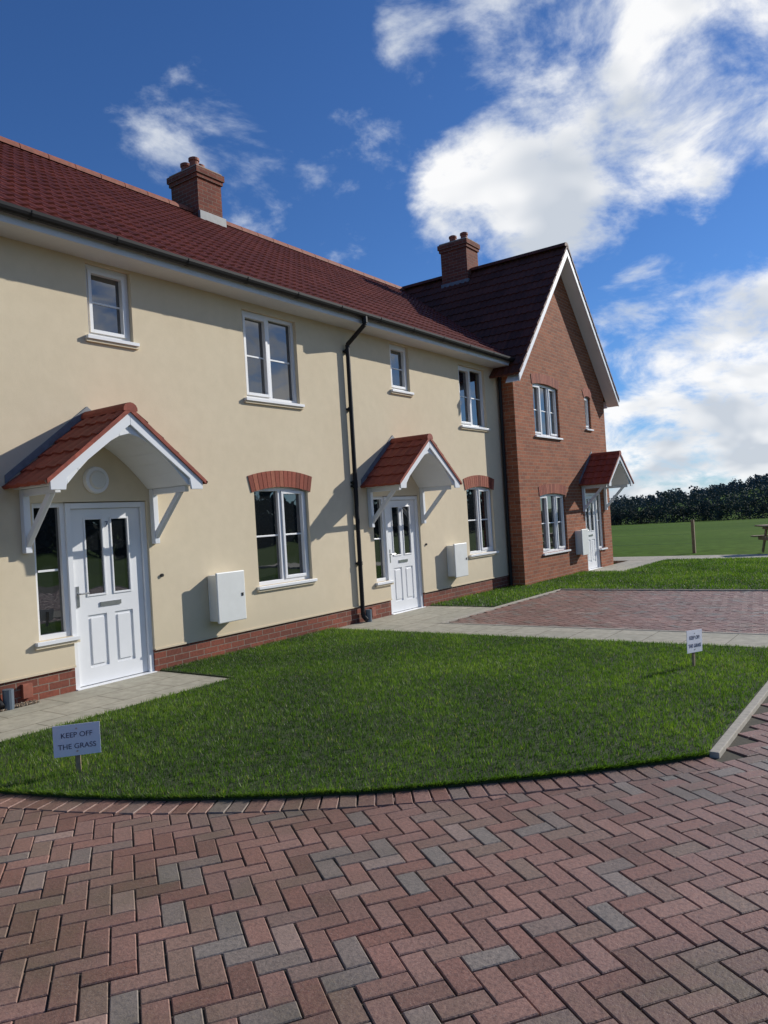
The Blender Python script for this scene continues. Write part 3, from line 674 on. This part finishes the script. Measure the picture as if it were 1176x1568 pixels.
# ------------------------------------------------------------------ light
phi=math.radians(25.5); el=math.radians(25.5)
sd_=Vector((math.cos(el)*math.cos(phi),-math.cos(el)*math.sin(phi),math.sin(el)))
sun=bpy.data.lights.new('sun','SUN'); sun.energy=4.9; sun.angle=math.radians(.5); sun.color=(1,.955,.88)
so=bpy.data.objects.new('sun',sun); so.rotation_euler=sd_.to_track_quat('Z','Y').to_euler(); COL.objects.link(so)
w=bpy.data.worlds.new('World'); scene.world=w; w.use_nodes=True; nt=w.node_tree; bgd=nt.nodes['Background']
sky=N(nt,'ShaderNodeTexSky',sky_type='NISHITA'); sky.sun_disc=False; sky.sun_elevation=el; sky.sun_rotation=math.atan2(sd_.x,sd_.y); sky.air_density=1.0; sky.dust_density=.15; sky.ozone_density=3.0
tc=N(nt,'ShaderNodeTexCoord'); nv=N(nt,'ShaderNodeVectorMath',operation='NORMALIZE'); L(nt,tc.outputs['Generated'],nv.inputs[0]); Dv=nv.outputs[0]
s3=N(nt,'ShaderNodeSeparateXYZ'); L(nt,Dv,s3.inputs[0])
zz=math_n(nt,'ADD',math_n(nt,'MAXIMUM',s3.outputs[2],0.0),.42)
cp=N(nt,'ShaderNodeCombineXYZ'); L(nt,math_n(nt,'DIVIDE',s3.outputs[0],zz),cp.inputs[0]); L(nt,math_n(nt,'DIVIDE',s3.outputs[1],zz),cp.inputs[1]); L(nt,math_n(nt,'MULTIPLY',s3.outputs[2],1.2),cp.inputs[2])
n1=noise(nt,cp.outputs[0],5.2,8,.60,.25); n2=noise(nt,cp.outputs[0],3.6,3,.55,.3)
blobs=[((.87,.23,.44),7,1),((.86,.33,.40),7,1),((.80,.27,.54),9,1),((.82,.43,.38),4.5,.9),((.88,.11,.47),7,.95),((.85,.36,.35),5,1),((.97,.20,.14),7,1.05),((.95,.26,.20),5,.95),((.98,.18,.04),9,1.12),((.96,.28,.05),6,1.0),((.98,.10,.16),6,1),((.60,.66,.45),6,.60),((.73,.55,.40),6,.58),((.68,.64,.37),6,.58),((.73,.43,.53),4,.7),((.83,.47,.31),5,.75),((.9,-.35,.25),14,.9),((.75,-.62,.25),16,.95),((.6,-.75,.35),14,.9),((.2,-.9,.3),20,.8),((-.6,-.5,.4),25,.7)]
mask=None
for c,rad,wt in blobs:
    cv_=Vector(c).normalized(); dt=N(nt,'ShaderNodeVectorMath',operation='DOT_PRODUCT'); L(nt,Dv,dt.inputs[0]); dt.inputs[1].default_value=cv_
    mr=N(nt,'ShaderNodeMapRange',interpolation_type='SMOOTHSTEP'); L(nt,dt.outputs['Value'],mr.inputs['Value'])
    mr.inputs['From Min'].default_value=math.cos(math.radians(rad*1.45)); mr.inputs['From Max'].default_value=math.cos(math.radians(rad*.3)); mr.inputs['To Max'].default_value=wt
    mask=mr.outputs[0] if mask is None else math_n(nt,'MAXIMUM',mask,mr.outputs[0])
den=math_n(nt,'ADD',n1.outputs[0],math_n(nt,'MULTIPLY',math_n(nt,'SUBTRACT',mask,1.0),.40))
mr=N(nt,'ShaderNodeMapRange',interpolation_type='SMOOTHSTEP'); L(nt,den,mr.inputs['Value']); mr.inputs['From Min'].default_value=.32; mr.inputs['From Max'].default_value=.57
dens=mr.outputs[0]
shade=ramp(nt,[(.38,(.60,.65,.72)),(.56,(1.0,1.0,1.0))]); L(nt,n2.outputs[0],shade.inputs[0])
thick=mixc(nt,dens,(.72,.80,.92),shade.outputs[0])
skc=mixc(nt,1.0,sky.outputs[0],(.042,.068,.106),'MULTIPLY')
out=mixc(nt,math_n(nt,'MULTIPLY',dens,.97),skc,thick)
L(nt,out,bgd.inputs[0]); bgd.inputs[1].default_value=1.0
w.cycles.sampling_method='MANUAL'; w.cycles.sample_map_resolution=512

# ------------------------------------------------------------------ camera
th_=math.radians(35.46);pi_=math.radians(.49);ro=math.radians(3.47)
fw=Vector((math.cos(th_)*math.cos(pi_),math.sin(th_)*math.cos(pi_),math.sin(pi_))); ri=Vector((math.sin(th_),-math.cos(th_),0)); up=ri.cross(fw)
c,s_=math.cos(ro),math.sin(ro); ix=ri*c-up*s_; iy=ri*s_+up*c
cam=bpy.data.cameras.new('camera'); cam.sensor_fit='VERTICAL'; cam.sensor_height=36; cam.lens=36*1173/1568; cam.clip_end=6000; cam.clip_start=.05
co=bpy.data.objects.new('camera',cam); mt=Matrix((( ix.x,iy.x,-fw.x,0),(ix.y,iy.y,-fw.y,-7.29),(ix.z,iy.z,-fw.z,1.6),(0,0,0,1))); co.matrix_world=mt; COL.objects.link(co); scene.camera=co
